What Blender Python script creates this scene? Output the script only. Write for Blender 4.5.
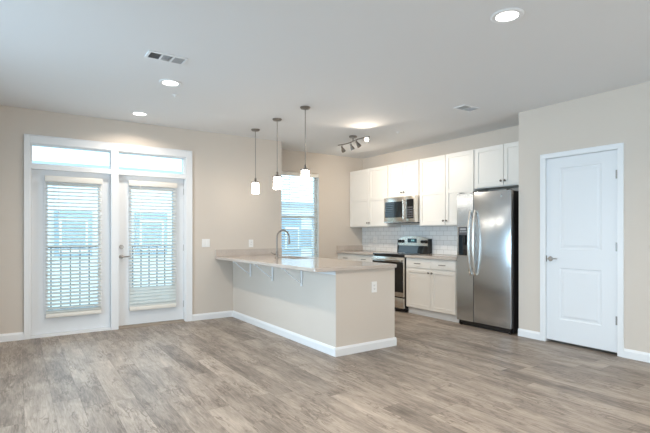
import bpy, bmesh, math, random
from mathutils import Vector, Matrix
random.seed(4)
for o in list(bpy.data.objects): bpy.data.objects.remove(o)
C = bpy.context.scene.collection
S = bpy.context.scene
R = math.radians

# ------------------------------------------------------------ camera
cam = bpy.data.objects.new('camera', bpy.data.cameras.new('camera')); C.objects.link(cam)
cam.location = (0, 0, 1.265); cam.rotation_euler = (R(90), 0, R(-34.235))
cam.data.sensor_width = 36; cam.data.lens = 450.46 * 36 / 650
cam.data.shift_y = (232.72 - 216.5) / 650
cam.data.clip_start = 0.05; cam.data.clip_end = 300
S.camera = cam
# ------------------------------------------------------------ world, exposure, added window fill
vs = S.view_settings
vs.view_transform = 'Standard'; vs.look = 'None'; vs.gamma = 1; vs.use_curve_mapping = False
vs.exposure = 0.08
w = bpy.data.worlds.new('overcast_sky'); S.world = w; w.use_nodes = True
bg = w.node_tree.nodes['Background']; bg.inputs[0].default_value = (0.66, 0.86, 1.0, 1); bg.inputs[1].default_value = 2.9

def area(name, loc, target, sx, sy, power, col, parent=None, shape='RECTANGLE', spread=180):
    l = bpy.data.lights.new(name, 'AREA'); l.shape = shape; l.size = sx; l.size_y = sy
    l.energy = power; l.color = col; l.spread = R(spread)
    o = bpy.data.objects.new(name, l); C.objects.link(o); o.location = loc
    o.rotation_euler = (Vector(target) - Vector(loc)).to_track_quat('-Z', 'Y').to_euler()
    if parent: o.parent = parent
    return o
COOL_FILL = (0.54, 0.79, 1.0)
XL = -2.4; YN = -2.6
# fill lamps added in unseen window openings left of and behind the camera
for y0, y1, e in ((-2.2, -0.2, .55), (2.8, 4.6, 1.0)):
    area('window_fill', (XL + .03, (y0 + y1) / 2, 1.25), (XL + 1, (y0 + y1) / 2, 1.25), 1.5, y1 - y0 - .1, 47 * e, COOL_FILL, spread=100)
    area('transom_fill', (XL + .03, (y0 + y1) / 2, 2.23), (XL + 1, (y0 + y1) / 2, 2.23), .2, y1 - y0 - .1, 3 * e, (0.93, 0.97, 1.0), spread=110)
area('window_fill', (2.6, YN + .03, 1.35), (2.6, YN + 1, 1.35), 3.2, 1.5, 44, (1.0, 0.90, 0.79))  # warm frontal fill, added at the unseen near-wall window
WARM = (1.0, 0.85, 0.68)

# ------------------------------------------------------------ materials
MATS = {}
def mat(name, col, rough=.5, metal=0., spec=.5, bump=0., bscale=200., emit=None, es=0., coat=0., var=0., vscale=3.):
    m = bpy.data.materials.new(name); m.use_nodes = True; nt = m.node_tree; b = nt.nodes['Principled BSDF']
    b.inputs['Base Color'].default_value = (*col, 1); b.inputs['Roughness'].default_value = rough
    b.inputs['Metallic'].default_value = metal; b.inputs['Specular IOR Level'].default_value = spec
    b.inputs['Coat Weight'].default_value = coat
    tc = nt.nodes.new('ShaderNodeTexCoord')
    if emit: b.inputs['Emission Color'].default_value = (*emit, 1); b.inputs['Emission Strength'].default_value = es
    if bump:
        n = nt.nodes.new('ShaderNodeTexNoise'); n.inputs['Scale'].default_value = bscale
        nt.links.new(tc.outputs['Object'], n.inputs['Vector'])
        bp = nt.nodes.new('ShaderNodeBump'); bp.inputs['Strength'].default_value = bump; bp.inputs['Distance'].default_value = .002
        nt.links.new(n.outputs['Fac'], bp.inputs['Height']); nt.links.new(bp.outputs['Normal'], b.inputs['Normal'])
    if var:
        n = nt.nodes.new('ShaderNodeTexNoise'); n.inputs['Scale'].default_value = vscale; n.inputs['Detail'].default_value = 6
        nt.links.new(tc.outputs['Object'], n.inputs['Vector'])
        mx = nt.nodes.new('ShaderNodeMix'); mx.data_type = 'RGBA'
        mx.inputs[6].default_value = (*[c * (1 - var) for c in col], 1); mx.inputs[7].default_value = (*[min(1, c * (1 + var)) for c in col], 1)
        nt.links.new(n.outputs['Fac'], mx.inputs[0]); nt.links.new(mx.outputs[2], b.inputs['Base Color'])
    MATS[name] = m
    return m
m_wall = mat('greige_wall_paint', (0.67, 0.608, 0.542), .75, bump=.15, bscale=350)
m_ceil = mat('ceiling_paint', (0.78, 0.79, 0.80), .85, bump=.25, bscale=250)
m_trim = mat('white_trim_paint', (0.84, 0.86, 0.88), .35, bump=.05, bscale=60)
m_door = mat('white_door_paint', (0.80, 0.83, 0.86), .38, bump=.05, bscale=60)
m_cab = mat('white_cabinet_paint', (0.84, 0.82, 0.78), .38, bump=.04, bscale=60)
m_gap = mat('shadow_gap', (0.25, 0.24, 0.22), .8)
m_plate = mat('white_plastic_plate', (0.88, 0.88, 0.87), .3)
m_slot = mat('dark_slot', (0.12, 0.12, 0.12), .6)
m_nickel = mat('brushed_nickel', (0.30, 0.28, 0.26), .33, 1.0)
m_dknob = mat('satin_knob', (0.20, 0.185, 0.17), .35, 1.0)
m_chrome = mat('chrome', (0.72, 0.73, 0.74), .15, 1.0)
m_black = mat('black_enamel', (0.012, 0.012, 0.013), .25)
m_blackm = mat('black_textured_case', (0.02, 0.02, 0.02), .6, bump=.3, bscale=500)
m_bglass = mat('black_glass', (0.008, 0.01, 0.012), .06, coat=.5)
m_slat = mat('white_blind_slat', (0.88, 0.88, 0.85), .45)
m_val = mat('blind_rail', (0.86, 0.83, 0.77), .45)
m_cord = mat('blind_cord', (0.8, 0.8, 0.78), .6)
m_thresh = mat('bronze_threshold', (0.42, 0.36, 0.30), .4, .6)
m_rail = mat('balcony_rail_paint', (0.05, 0.06, 0.07), .5)
m_conc = mat('pale_concrete', (0.72, 0.72, 0.70), .85, var=.1)
m_grass = mat('lawn', (0.16, 0.22, 0.10), .9, var=.3, vscale=2)
m_siding = mat('white_siding', (0.86, 0.88, 0.90), .7)
m_siding2 = mat('blue_siding', (0.34, 0.46, 0.56), .7)
m_roof = mat('grey_roof', (0.42, 0.47, 0.52), .8)
m_bwin = mat('dark_window_glass', (0.32, 0.42, 0.50), .15)
m_lens = mat('lamp_lens', (0.9, 0.9, 0.9), .4, emit=(1.0, .97, .92), es=5)
m_opal = mat('opal_glass', (0.9, 0.9, 0.88), .3, emit=(1.0, .90, .77), es=20.0)
m_spotlens = mat('spot_lens', (0.9, 0.9, 0.9), .3, emit=(1.0, .93, .82), es=14)
m_lcd = mat('display_glass', (0.02, 0.05, 0.07), .1)
m_digit = mat('display_digit', (0.4, 0.75, 0.8), .4, emit=(.45, .8, .85), es=.7)
m_sinkm = mat('sink_steel', (0.45, 0.45, 0.45), .3, 1.0)
m_vent = mat('vent_white', (0.82, 0.83, 0.84), .4)
m_ventd = mat('vent_dark', (0.10, 0.10, 0.11), .7)
m_ventg = mat('vent_grey', (0.42, 0.43, 0.44), .6)

def nodes(name):
    m = bpy.data.materials.new(name); m.use_nodes = True; nt = m.node_tree
    return m, nt, nt.nodes['Principled BSDF'], nt.nodes.new, nt.links.new
def glassmat():
    m = bpy.data.materials.new('window_glass'); m.use_nodes = True; nt = m.node_tree; nt.nodes.clear()
    o = nt.nodes.new('ShaderNodeOutputMaterial'); mx = nt.nodes.new('ShaderNodeMixShader')
    t = nt.nodes.new('ShaderNodeBsdfTransparent'); t.inputs[0].default_value = (0.93, 0.98, 1, 1)
    g = nt.nodes.new('ShaderNodeBsdfGlossy'); g.inputs['Roughness'].default_value = .02
    lw = nt.nodes.new('ShaderNodeFresnel'); lw.inputs[0].default_value = 1.3
    nt.links.new(lw.outputs[0], mx.inputs[0]); nt.links.new(t.outputs[0], mx.inputs[1]); nt.links.new(g.outputs[0], mx.inputs[2])
    nt.links.new(mx.outputs[0], o.inputs[0]); return m
m_glass = glassmat()

def slatmat():
    m = bpy.data.materials.new('white_blind_slat'); m.use_nodes = True; nt = m.node_tree; b = nt.nodes['Principled BSDF']
    b.inputs['Base Color'].default_value = (.88, .88, .86, 1); b.inputs['Roughness'].default_value = .4
    tr = nt.nodes.new('ShaderNodeBsdfTranslucent'); tr.inputs[0].default_value = (.86, .88, .86, 1)
    mx = nt.nodes.new('ShaderNodeMixShader'); mx.inputs[0].default_value = .55
    nt.links.new(b.outputs[0], mx.inputs[1]); nt.links.new(tr.outputs[0], mx.inputs[2])
    nt.links.new(mx.outputs[0], nt.nodes['Material Output'].inputs[0]); return m
m_slat = slatmat()

def steel(name, col, rough, sx, sy, sz):
    m, nt, b, N, L = nodes(name)
    b.inputs['Metallic'].default_value = 1; b.inputs['Base Color'].default_value = (*col, 1); b.inputs['Roughness'].default_value = rough
    tc = N('ShaderNodeTexCoord'); mp = N('ShaderNodeMapping'); mp.inputs['Scale'].default_value = (sx, sy, sz)
    n = N('ShaderNodeTexNoise'); n.inputs['Scale'].default_value = 1; n.inputs['Detail'].default_value = 3
    L(tc.outputs['Object'], mp.inputs[0]); L(mp.outputs[0], n.inputs['Vector'])
    mr = N('ShaderNodeMapRange'); mr.inputs[3].default_value = rough - .05; mr.inputs[4].default_value = rough + .08
    L(n.outputs['Fac'], mr.inputs[0]); L(mr.outputs[0], b.inputs['Roughness'])
    bu = N('ShaderNodeBump'); bu.inputs['Strength'].default_value = .05; bu.inputs['Distance'].default_value = .001
    L(n.outputs['Fac'], bu.inputs['Height']); L(bu.outputs[0], b.inputs['Normal'])
    return m
m_steel = steel('brushed_stainless_steel', (0.575, 0.61, 0.64), .20, 200, 200, 1.5)
for _n in m_steel.node_tree.nodes:
    if _n.type == 'BUMP': _n.inputs['Strength'].default_value = 0
    if _n.type == 'MAP_RANGE': _n.inputs[3].default_value = .215; _n.inputs[4].default_value = .24
_b = m_steel.node_tree.nodes['Principled BSDF']; _t = m_steel.node_tree.nodes.new('ShaderNodeTangent'); _t.direction_type = 'RADIAL'; _t.axis = 'Z'
_b.inputs['Anisotropic'].default_value = .62;  m_steel.node_tree.links.new(_t.outputs[0], _b.inputs['Tangent'])
m_steel2 = steel('stainless_trim', (0.74, 0.71, 0.66), .22, 3, 3, 300)

def quartz():
    m, nt, b, N, L = nodes('beige_quartz')
    tc = N('ShaderNodeTexCoord'); n = N('ShaderNodeTexNoise'); n.inputs['Scale'].default_value = 120; n.inputs['Detail'].default_value = 4
    n2 = N('ShaderNodeTexNoise'); n2.inputs['Scale'].default_value = 5; n2.inputs['Detail'].default_value = 5
    L(tc.outputs['Object'], n.inputs['Vector']); L(tc.outputs['Object'], n2.inputs['Vector'])
    cr = N('ShaderNodeValToRGB'); cr.color_ramp.elements[0].position = .35; cr.color_ramp.elements[1].position = .7
    cr.color_ramp.elements[0].color = (0.47, 0.41, 0.365, 1); cr.color_ramp.elements[1].color = (0.66, 0.59, 0.53, 1)
    ad = N('ShaderNodeMath'); ad.operation = 'MULTIPLY_ADD'; ad.inputs[1].default_value = .6
    ml = N('ShaderNodeMath'); ml.operation = 'MULTIPLY'; ml.inputs[1].default_value = .4
    L(n.outputs['Fac'], ad.inputs[0]); L(n2.outputs['Fac'], ml.inputs[0]); L(ml.outputs[0], ad.inputs[2])
    L(ad.outputs[0], cr.inputs[0]); L(cr.outputs[0], b.inputs['Base Color'])
    b.inputs['Roughness'].default_value = .12; b.inputs['Specular IOR Level'].default_value = .6
    return m
m_quartz = quartz()

def tiles():
    m, nt, b, N, L = nodes('white_subway_tile')
    tc = N('ShaderNodeTexCoord'); sp = N('ShaderNodeSeparateXYZ'); cb = N('ShaderNodeCombineXYZ')
    L(tc.outputs['Object'], sp.inputs[0]); L(sp.outputs['Y'], cb.inputs['X']); L(sp.outputs['Z'], cb.inputs['Y'])
    br = N('ShaderNodeTexBrick'); br.inputs['Scale'].default_value = 1; br.inputs['Brick Width'].default_value = .152
    br.inputs['Row Height'].default_value = .076; br.inputs['Mortar Size'].default_value = .0028; br.inputs['Mortar Smooth'].default_value = .3
    br.inputs['Color1'].default_value = (0.86, 0.87, 0.87, 1); br.inputs['Color2'].default_value = (0.80, 0.82, 0.83, 1)
    br.inputs['Mortar'].default_value = (0.50, 0.50, 0.50, 1)
    L(cb.outputs[0], br.inputs['Vector']); L(br.outputs['Color'], b.inputs['Base Color'])
    bu = N('ShaderNodeBump'); bu.inputs['Strength'].default_value = .5; bu.inputs['Distance'].default_value = .002; bu.invert = True
    L(br.outputs['Fac'], bu.inputs['Height']); L(bu.outputs[0], b.inputs['Normal'])
    b.inputs['Roughness'].default_value = .18
    return m
m_tile = tiles()

def planks():
    m, nt, b, N, L = nodes('weathered_oak_planks')
    def math_(op, a=None, bb=None, c=None):
        n = N('ShaderNodeMath'); n.operation = op
        for i, v in enumerate((a, bb, c)):
            if v is None: continue
            if isinstance(v, (int, float)): n.inputs[i].default_value = v
            else: L(v, n.inputs[i])
        return n.outputs[0]
    tc = N('ShaderNodeTexCoord'); sp = N('ShaderNodeSeparateXYZ'); L(tc.outputs['Object'], sp.inputs[0])
    W, LN = .178, 1.22
    u = math_('DIVIDE', sp.outputs['X'], W); row = math_('FLOOR', u); fu = math_('FRACT', u)
    wn = N('ShaderNodeTexWhiteNoise'); wn.noise_dimensions = '1D'; L(row, wn.inputs['W'])
    v = math_('ADD', math_('DIVIDE', sp.outputs['Y'], LN), math_('MULTIPLY', wn.outputs['Value'], 7.3))
    col = math_('FLOOR', v); fv = math_('FRACT', v)
    cid = N('ShaderNodeCombineXYZ'); L(row, cid.inputs[0]); L(col, cid.inputs[1])
    w2 = N('ShaderNodeTexWhiteNoise'); w2.noise_dimensions = '2D'; L(cid.outputs[0], w2.inputs['Vector'])
    pid = w2.outputs['Value']
    # grain coordinates: stretched along the plank, shifted per plank
    def grain(sx, sy, off, detail, rough=.6, dist=0.):
        cb = N('ShaderNodeCombineXYZ')
        L(math_('MULTIPLY', sp.outputs['X'], sx), cb.inputs[0]); L(math_('MULTIPLY', sp.outputs['Y'], sy), cb.inputs[1])
        L(math_('MULTIPLY', pid, off), cb.inputs[2])
        n = N('ShaderNodeTexNoise'); n.inputs['Scale'].default_value = 1; n.inputs['Detail'].default_value = detail
        n.inputs['Roughness'].default_value = rough; n.inputs['Distortion'].default_value = dist
        L(cb.outputs[0], n.inputs['Vector']); return n.outputs['Fac']
    g1 = grain(30, 3.2, 61, 7, .72, 1.2); g2 = grain(7, 1.6, 37, 3, .55, .5); g3 = grain(150, 9, 91, 3, .6)
    gk = grain(14, 5.5, 23, 6, .75, 1.5)
    t = math_('ADD', math_('MULTIPLY', g1, .42), math_('ADD', math_('MULTIPLY', g2, .36), math_('MULTIPLY', g3, .22)))
    t = math_('ADD', t, math_('MULTIPLY', math_('SUBTRACT', pid, .5), .10))
    t = math_('ADD', t, .005)
    cr = N('ShaderNodeValToRGB'); e = cr.color_ramp.elements
    e[0].position = .33; e[0].color = (0.10, 0.083, 0.069, 1); e[1].position = .66; e[1].color = (0.50, 0.43, 0.365, 1)
    k = e.new(.42); k.color = (0.205, 0.172, 0.145, 1); k = e.new(.53); k.color = (0.345, 0.293, 0.247, 1)
    L(t, cr.inputs[0])
    # knots and dark marks
    kn = N('ShaderNodeMapRange'); kn.inputs[1].default_value = .57; kn.inputs[2].default_value = .70; kn.inputs[3].default_value = 0; kn.inputs[4].default_value = .5
    L(gk, kn.inputs[0])
    mk = N('ShaderNodeMix'); mk.data_type = 'RGBA'; L(kn.outputs[0], mk.inputs[0]); L(cr.outputs[0], mk.inputs[6]); mk.inputs[7].default_value = (0.13, 0.10, 0.08, 1)
    # fine dark checks that follow the grain, and round knots
    gc = grain(22, 4.2, 71, 3, .5, .9); gm = grain(5, 2.3, 13, 2, .5)
    ridge = math_('ABSOLUTE', math_('SUBTRACT', gc, .5))
    chk = N('ShaderNodeMapRange'); chk.inputs[1].default_value = .0; chk.inputs[2].default_value = .045; chk.inputs[3].default_value = 1; chk.inputs[4].default_value = 0
    L(ridge, chk.inputs[0])
    msk = N('ShaderNodeMapRange'); msk.inputs[1].default_value = .47; msk.inputs[2].default_value = .56; L(gm, msk.inputs[0])
    vc = N('ShaderNodeCombineXYZ'); L(math_('MULTIPLY', sp.outputs['X'], 3.4), vc.inputs[0]); L(math_('MULTIPLY', sp.outputs['Y'], 1.7), vc.inputs[1]); L(math_('MULTIPLY', pid, 9), vc.inputs[2])
    vo = N('ShaderNodeTexVoronoi'); vo.inputs['Scale'].default_value = 1; L(vc.outputs[0], vo.inputs['Vector'])
    kd = N('ShaderNodeMapRange'); kd.inputs[1].default_value = .04; kd.inputs[2].default_value = .13; kd.inputs[3].default_value = 1; kd.inputs[4].default_value = 0
    L(math_('ADD', vo.outputs['Distance'], math_('MULTIPLY', g3, .06)), kd.inputs[0])
    dk = math_('MAXIMUM', math_('MULTIPLY', math_('MULTIPLY', chk.outputs[0], msk.outputs[0]), .75), math_('MULTIPLY', kd.outputs[0], .75))
    mk0 = mk; mk = N('ShaderNodeMix'); mk.data_type = 'RGBA'; L(dk, mk.inputs[0]); L(mk0.outputs[2], mk.inputs[6]); mk.inputs[7].default_value = (0.12, 0.092, 0.072, 1)
    # joints
    eu = math_('MINIMUM', fu, math_('SUBTRACT', 1.0, fu)); ev = math_('MINIMUM', fv, math_('SUBTRACT', 1.0, fv))
    ju = math_('LESS_THAN', math_('MULTIPLY', eu, W), .0016); jv = math_('LESS_THAN', math_('MULTIPLY', ev, LN), .0018)
    j = math_('MULTIPLY', math_('MAXIMUM', ju, jv), .45)
    mj = N('ShaderNodeMix'); mj.data_type = 'RGBA'; L(j, mj.inputs[0]); L(mk.outputs[2], mj.inputs[6]); mj.inputs[7].default_value = (0.09, 0.07, 0.06, 1)
    L(mj.outputs[2], b.inputs['Base Color'])
    mr = N('ShaderNodeMapRange'); mr.inputs[3].default_value = .38; mr.inputs[4].default_value = .52; L(g1, mr.inputs[0]); L(mr.outputs[0], b.inputs['Roughness'])
    bu = N('ShaderNodeBump'); bu.inputs['Strength'].default_value = .12; bu.inputs['Distance'].default_value = .002
    L(g1, bu.inputs['Height']); L(bu.outputs[0], b.inputs['Normal'])
    b.inputs['Specular IOR Level'].default_value = .4
    return m
m_floor = planks()

# ------------------------------------------------------------ builders
class MB:
    def __init__(s): s.bm = bmesh.new()
    def _join(s, t, M=None):
        if M is not None: t.transform(M)
        me = bpy.data.meshes.new('tmp'); t.to_mesh(me); t.free(); s.bm.from_mesh(me); bpy.data.meshes.remove(me)
    def box(s, x0, x1, y0, y1, z0, z1, bev=0., seg=2, M=None):
        t = bmesh.new(); bmesh.ops.create_cube(t, size=1)
        t.transform(Matrix.Translation(((x0+x1)/2, (y0+y1)/2, (z0+z1)/2)) @ Matrix.Diagonal((abs(x1-x0), abs(y1-y0), abs(z1-z0), 1)))
        if bev: bmesh.ops.bevel(t, geom=t.edges[:], offset=bev, segments=seg, profile=.5, affect='EDGES', clamp_overlap=True)
        s._join(t, M); return s
    def cyl(s, p0, p1, r0, r1=None, seg=24, bev=0.):
        r1 = r0 if r1 is None else r1
        p0, p1 = Vector(p0), Vector(p1); d = p1 - p0
        t = bmesh.new(); bmesh.ops.create_cone(t, cap_ends=True, segments=seg, radius1=r0, radius2=r1, depth=d.length)
        if bev:
            ed = [e for e in t.edges if any(len(f.verts) > 4 for f in e.link_faces)]
            bmesh.ops.bevel(t, geom=ed, offset=bev, segments=2, affect='EDGES', clamp_overlap=True)
        q = d.to_track_quat('Z', 'Y').to_matrix().to_4x4()
        s._join(t, Matrix.Translation((p0 + p1) / 2) @ q); return s
    def tube(s, pts, r, seg=10):
        pts = [Vector(p) for p in pts]; t = bmesh.new(); rings = []
        up = Vector((0, 0, 1)); last = None
        for i, p in enumerate(pts):
            d = (pts[min(i+1, len(pts)-1)] - pts[max(i-1, 0)]).normalized()
            if last is None:
                a = d.cross(up); a = d.cross(Vector((1, 0, 0))) if a.length < .1 else a
            else: a = last - d * last.dot(d)
            a.normalize(); last = a; b_ = d.cross(a)
            rr = r[i] if isinstance(r, (list, tuple)) else r
            rings.append([t.verts.new(p + (a * math.cos(2*math.pi*k/seg) + b_ * math.sin(2*math.pi*k/seg)) * rr) for k in range(seg)])
        for i in range(len(rings)-1):
            for k in range(seg): t.faces.new((rings[i][k], rings[i][(k+1) % seg], rings[i+1][(k+1) % seg], rings[i+1][k]))
        t.faces.new(rings[0][::-1]); t.faces.new(rings[-1]); s._join(t); return s
    def lathe(s, prof, c, seg=32, M=None):           # prof: (radius, z)
        t = bmesh.new(); rings = []
        for r, z in prof:
            if r < 1e-6: rings.append([t.verts.new((0, 0, z))])
            else: rings.append([t.verts.new((r*math.cos(2*math.pi*k/seg), r*math.sin(2*math.pi*k/seg), z)) for k in range(seg)])
        for a, b_ in zip(rings, rings[1:]):
            for k in range(seg):
                k2 = (k+1) % seg
                vs_ = [a[k % len(a)], a[k2 % len(a)], b_[k2 % len(b_)], b_[k % len(b_)]]
                vs_ = list(dict.fromkeys(vs_))
                if len(vs_) > 2: t.faces.new(vs_)
        bmesh.ops.recalc_face_normals(t, faces=t.faces[:])
        MM = Matrix.Translation(c) @ (M if M is not None else Matrix.Identity(4)); s._join(t, MM); return s
    def prism(s, pts, z0, z1, axis='Z', bev=0.):
        """polygon pts in the plane normal to axis, extruded from z0 to z1"""
        t = bmesh.new()
        def P(a, b_, c): return {'Z': (a, b_, c), 'Y': (a, c, b_), 'X': (c, a, b_)}[axis]
        lo = [t.verts.new(P(a, b_, z0)) for a, b_ in pts]; hi = [t.verts.new(P(a, b_, z1)) for a, b_ in pts]
        t.faces.new(lo); t.faces.new(hi)
        for i in range(len(pts)): j = (i+1) % len(pts); t.faces.new((lo[i], lo[j], hi[j], hi[i]))
        bmesh.ops.recalc_face_normals(t, faces=t.faces[:])
        if bev: bmesh.ops.bevel(t, geom=t.edges[:], offset=bev, segments=2, affect='EDGES', clamp_overlap=True)
        s._join(t); return s
    def build(s, name, m, parent=None, smooth=True, origin=None):
        bm = s.bm
        if origin is None:
            if parent is not None: origin = WORLD[parent.name]
            else:
                xs = [v.co for v in bm.verts]
                origin = Vector((sum(v.x for v in xs)/len(xs), sum(v.y for v in xs)/len(xs), min(v.z for v in xs)))
        origin = Vector(origin)
        bm.transform(Matrix.Translation(-origin))
        me = bpy.data.meshes.new(name); bm.to_mesh(me); bm.free()
        me.materials.append(m)
        if smooth:
            for p in me.polygons: p.use_smooth = True
            try: me.set_sharp_from_angle(angle=R(35))
            except Exception: pass
        o = bpy.data.objects.new(name, me); C.objects.link(o)
        if parent is not None:
            o.parent = parent; o.location = origin - WORLD[parent.name]
        else: o.location = origin
        WORLD[o.name] = origin
        return o
WORLD = {}
def tag(o, label=None, cat=None, group=None, kind=None):
    if label: o['label'] = label
    if cat: o['category'] = cat
    if group: o['group'] = group
    if kind: o['kind'] = kind
    return o
def thing(name, loc, label=None, cat=None, group=None, kind=None):
    o = bpy.data.objects.new(name, None); C.objects.link(o); o.location = loc; o.empty_display_size = .1
    WORLD[o.name] = Vector(loc)
    return tag(o, label, cat, group, kind)
def struct(name, mb, m, parent=None):
    o = mb.build(name, m, parent, smooth=False)
    if parent is None: o['kind'] = 'structure'
    return o
def copy_tree(o, loc):
    c = o.copy(); C.objects.link(c); c.location = loc; WORLD[c.name] = Vector(loc)
    def rec(a, b_):
        for ch in [x for x in bpy.data.objects if x.parent == a]:
            d = ch.copy(); C.objects.link(d); d.parent = b_; rec(ch, d)
    rec(o, c); return c

# ------------------------------------------------------------ setting
YL, YW, XJ, XK, XR, YR, H = 6.416, 7.0, 3.517, 5.671, 5.084, 3.239, 2.74
T = .16
struct('floor', MB().box(XL-T, XK+T, YN-T, YW+T, -.12, 0), m_floor)
struct('ceiling', MB().box(XL-T, XK+T, YN-T, YW+T, H, H+.15), m_ceil)
DX0, DX1, DZ = .108, 1.974, 2.345
b = MB().box(XL-T, DX0, YL, YL+T, 0, H).box(DX0, DX1, YL, YL+T, DZ, H).box(DX1, XJ, YL, YL+T, 0, H)
b.box(XJ-T, XJ, YL+T, YW+T, 0, H)
struct('wall_far', b, m_wall)
WX0, WX1, WZ0, WZ1 = 3.80, 4.625, .74, 2.36
struct('wall_recess', MB().box(XJ, WX0, YW, YW+T, 0, H).box(WX1, XK+T, YW, YW+T, 0, H).box(WX0, WX1, YW, YW+T, 0, WZ0).box(WX0, WX1, YW, YW+T, WZ1, H), m_wall)
struct('wall_kitchen', MB().box(XK, XK+T, YR, YW, 0, H), m_wall)
CY0, CY1, CZ = 2.118, 2.903, 2.135
struct('wall_right', MB().box(XR, XR+.12, CY1, YR, 0, H).box(XR, XR+.12, YN-T, CY0, 0, H).box(XR, XR+.12, CY0, CY1, CZ, H)
       .box(XR+.12, XK+T, YR-.12, YR, 0, H), m_wall)
b = MB().box(XR+.12, XR+.14, CY0-.1, CY1+.1, 0, H)
struct('wall_closet', b, m_wall)
# unseen walls; their windows are added to hold the fill lamps
b = MB(); ys = [YN-T, -2.2, -.2, 2.8, 4.6, YL+T]
for i in (0, 2, 4): b.box(XL-T, XL, ys[i], ys[i+1], 0, H)
for i in (1, 3): b.box(XL-T, XL, ys[i], ys[i+1], 0, .45).box(XL-T, XL, ys[i], ys[i+1], 2.36, H)
struct('wall_left', b, m_wall)
struct('wall_near', MB().box(XL-T, .9, YN-T, YN, 0, H).box(4.3, XR, YN-T, YN, 0, H).box(.9, 4.3, YN-T, YN, 0, .55).box(.9, 4.3, YN-T, YN, 2.15, H), m_wall)
n_w = 4
def unseen_window(n, ax, c, a0, a1, z0, z1, bars):
    f = MB(); p = MB()
    def bx(m_, s0, s1, q0, q1, d0, d1):
        if ax == 'X': m_.box(c+d0, c+d1, s0, s1, q0, q1)
        else: m_.box(s0, s1, c+d0, c+d1, q0, q1)
    bx(f, a0, a0+.05, z0, z1, -.1, -.03); bx(f, a1-.05, a1, z0, z1, -.1, -.03); bx(f, a0, a1, z0, z0+.05, -.1, -.03); bx(f, a0, a1, z1-.05, z1, -.1, -.03)
    for zb in bars: bx(f, a0, a1, zb-.05, zb+.05, -.1, -.03)
    bx(f, (a0+a1)/2-.03, (a0+a1)/2+.03, z0, z1, -.1, -.03)
    bx(p, a0+.04, a1-.04, z0+.04, z1-.04, -.07, -.062)
    loc = (c, (a0+a1)/2, z0) if ax == 'X' else ((a0+a1)/2, c, z0)
    t = thing('window_%d' % n, loc, kind='structure'); f.build('window_frame', m_trim, t); p.build('pane', m_glass, t)
unseen_window(4, 'X', XL, -2.2, -.2, .45, 2.36, (2.07,)); unseen_window(5, 'X', XL, 2.8, 4.6, .45, 2.36, (2.07,))
unseen_window(6, 'Y', YN, .9, 4.3, .55, 2.15, ())

# baseboards
BH = .092
def base_prof(d):  # depth, height profile
    return [(0, 0), (d, 0), (d, BH-.022), (d*.72, BH-.012), (d*.45, BH), (0, BH)]
def baseboard(name, p, q, n, parent=None):
    """straight skirting from p to q, n = direction it sticks out"""
    p, q, n = Vector(p), Vector(q), Vector(n)
    t = MB(); bm = bmesh.new(); pr = base_prof(.016)
    A = [bm.verts.new((*(p + n*a), z)) for a, z in pr]; B = [bm.verts.new((*(q + n*a), z)) for a, z in pr]
    bm.faces.new(A); bm.faces.new(B)
    for i in range(len(pr)): j = (i+1) % len(pr); bm.faces.new((A[i], A[j], B[j], B[i]))
    bmesh.ops.recalc_face_normals(bm, faces=bm.faces[:]); t._join(bm)
    if parent is None: return struct(name, t, m_trim)
    return t.build(name, m_trim, parent, smooth=False)
PX0, PX1, PY = 2.68, 3.492, 3.742
baseboard('baseboard_far_left', (XL, YL), (.053, YL), (0, -1)); baseboard('baseboard_far', (2.055, YL), (PX0-.016, YL), (0, -1))
baseboard('baseboard_right', (XR, 2.947), (XR, YR), (-1, 0)); baseboard('baseboard_right_near', (XR, YN), (XR, 2.078), (-1, 0))
baseboard('baseboard_left', (XL, YN), (XL, YL-.016), (1, 0)); baseboard('baseboard_near', (XL+.016, YN), (XR-.016, YN), (0, 1))
baseboard('baseboard_recess', (XJ, YW), (5.06, YW), (0, -1))

# ---- french door unit: casing, posts, transoms, two glazed doors
def casing_box(b, x0, x1, z0, z1, y=YL, d=.02): b.box(x0, x1, y-d, y, z0, z1, bev=.003, seg=1)
b = MB(); casing_box(b, .053, .114, 0, 2.425); casing_box(b, 1.968, 2.055, 0, 2.425); casing_box(b, .114, 1.968, 2.334, 2.425)
b.box(.996, 1.084, YL-.018, YL+.14, 0, 2.334); b.box(.114, .996, YL-.018, YL+.14, 2.03, 2.09); b.box(1.084, 1.968, YL-.018, YL+.14, 2.03, 2.09)
b.box(.108, .128, YL, YL+.15, 0, 2.345); b.box(1.954, 1.974, YL, YL+.15, 0, 2.345); b.box(.128, 1.954, YL, YL+.15, 2.325, 2.345)
b.box(.053, .063, YL-.024, YL, 0, 2.425, bev=.002, seg=1)
b.box(2.047, 2.057, YL-.024, YL, 0, 2.435, bev=.002, seg=1); b.box(.053, 2.055, YL-.024, YL, 2.425, 2.435, bev=.002, seg=1)
struct('trim_1', b, m_trim)
def transom(n, x0, x1):
    t = thing('window_%d' % n, ((x0+x1)/2, YL+.09, 2.09), kind='structure')
    f = MB(); g = .010; y0, y1 = YL+.03, YL+.08
    f.box(x0, x0+g, y0, y1, 2.09, 2.325).box(x1-g, x1, y0, y1, 2.09, 2.325).box(x0+g, x1-g, y0, y1, 2.09, 2.09+g).box(x0+g, x1-g, y0, y1, 2.325-g*.6, 2.325)
    f.build('window_frame', m_trim, t)
    MB().box(x0+g, x1-g, YL+.05, YL+.056, 2.09+g, 2.325-g*.6).build('pane', m_glass, t)
transom(1, .128, .996); transom(2, 1.084, 1.954)
SY = YL + .055         # room-side face of the door slabs
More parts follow.
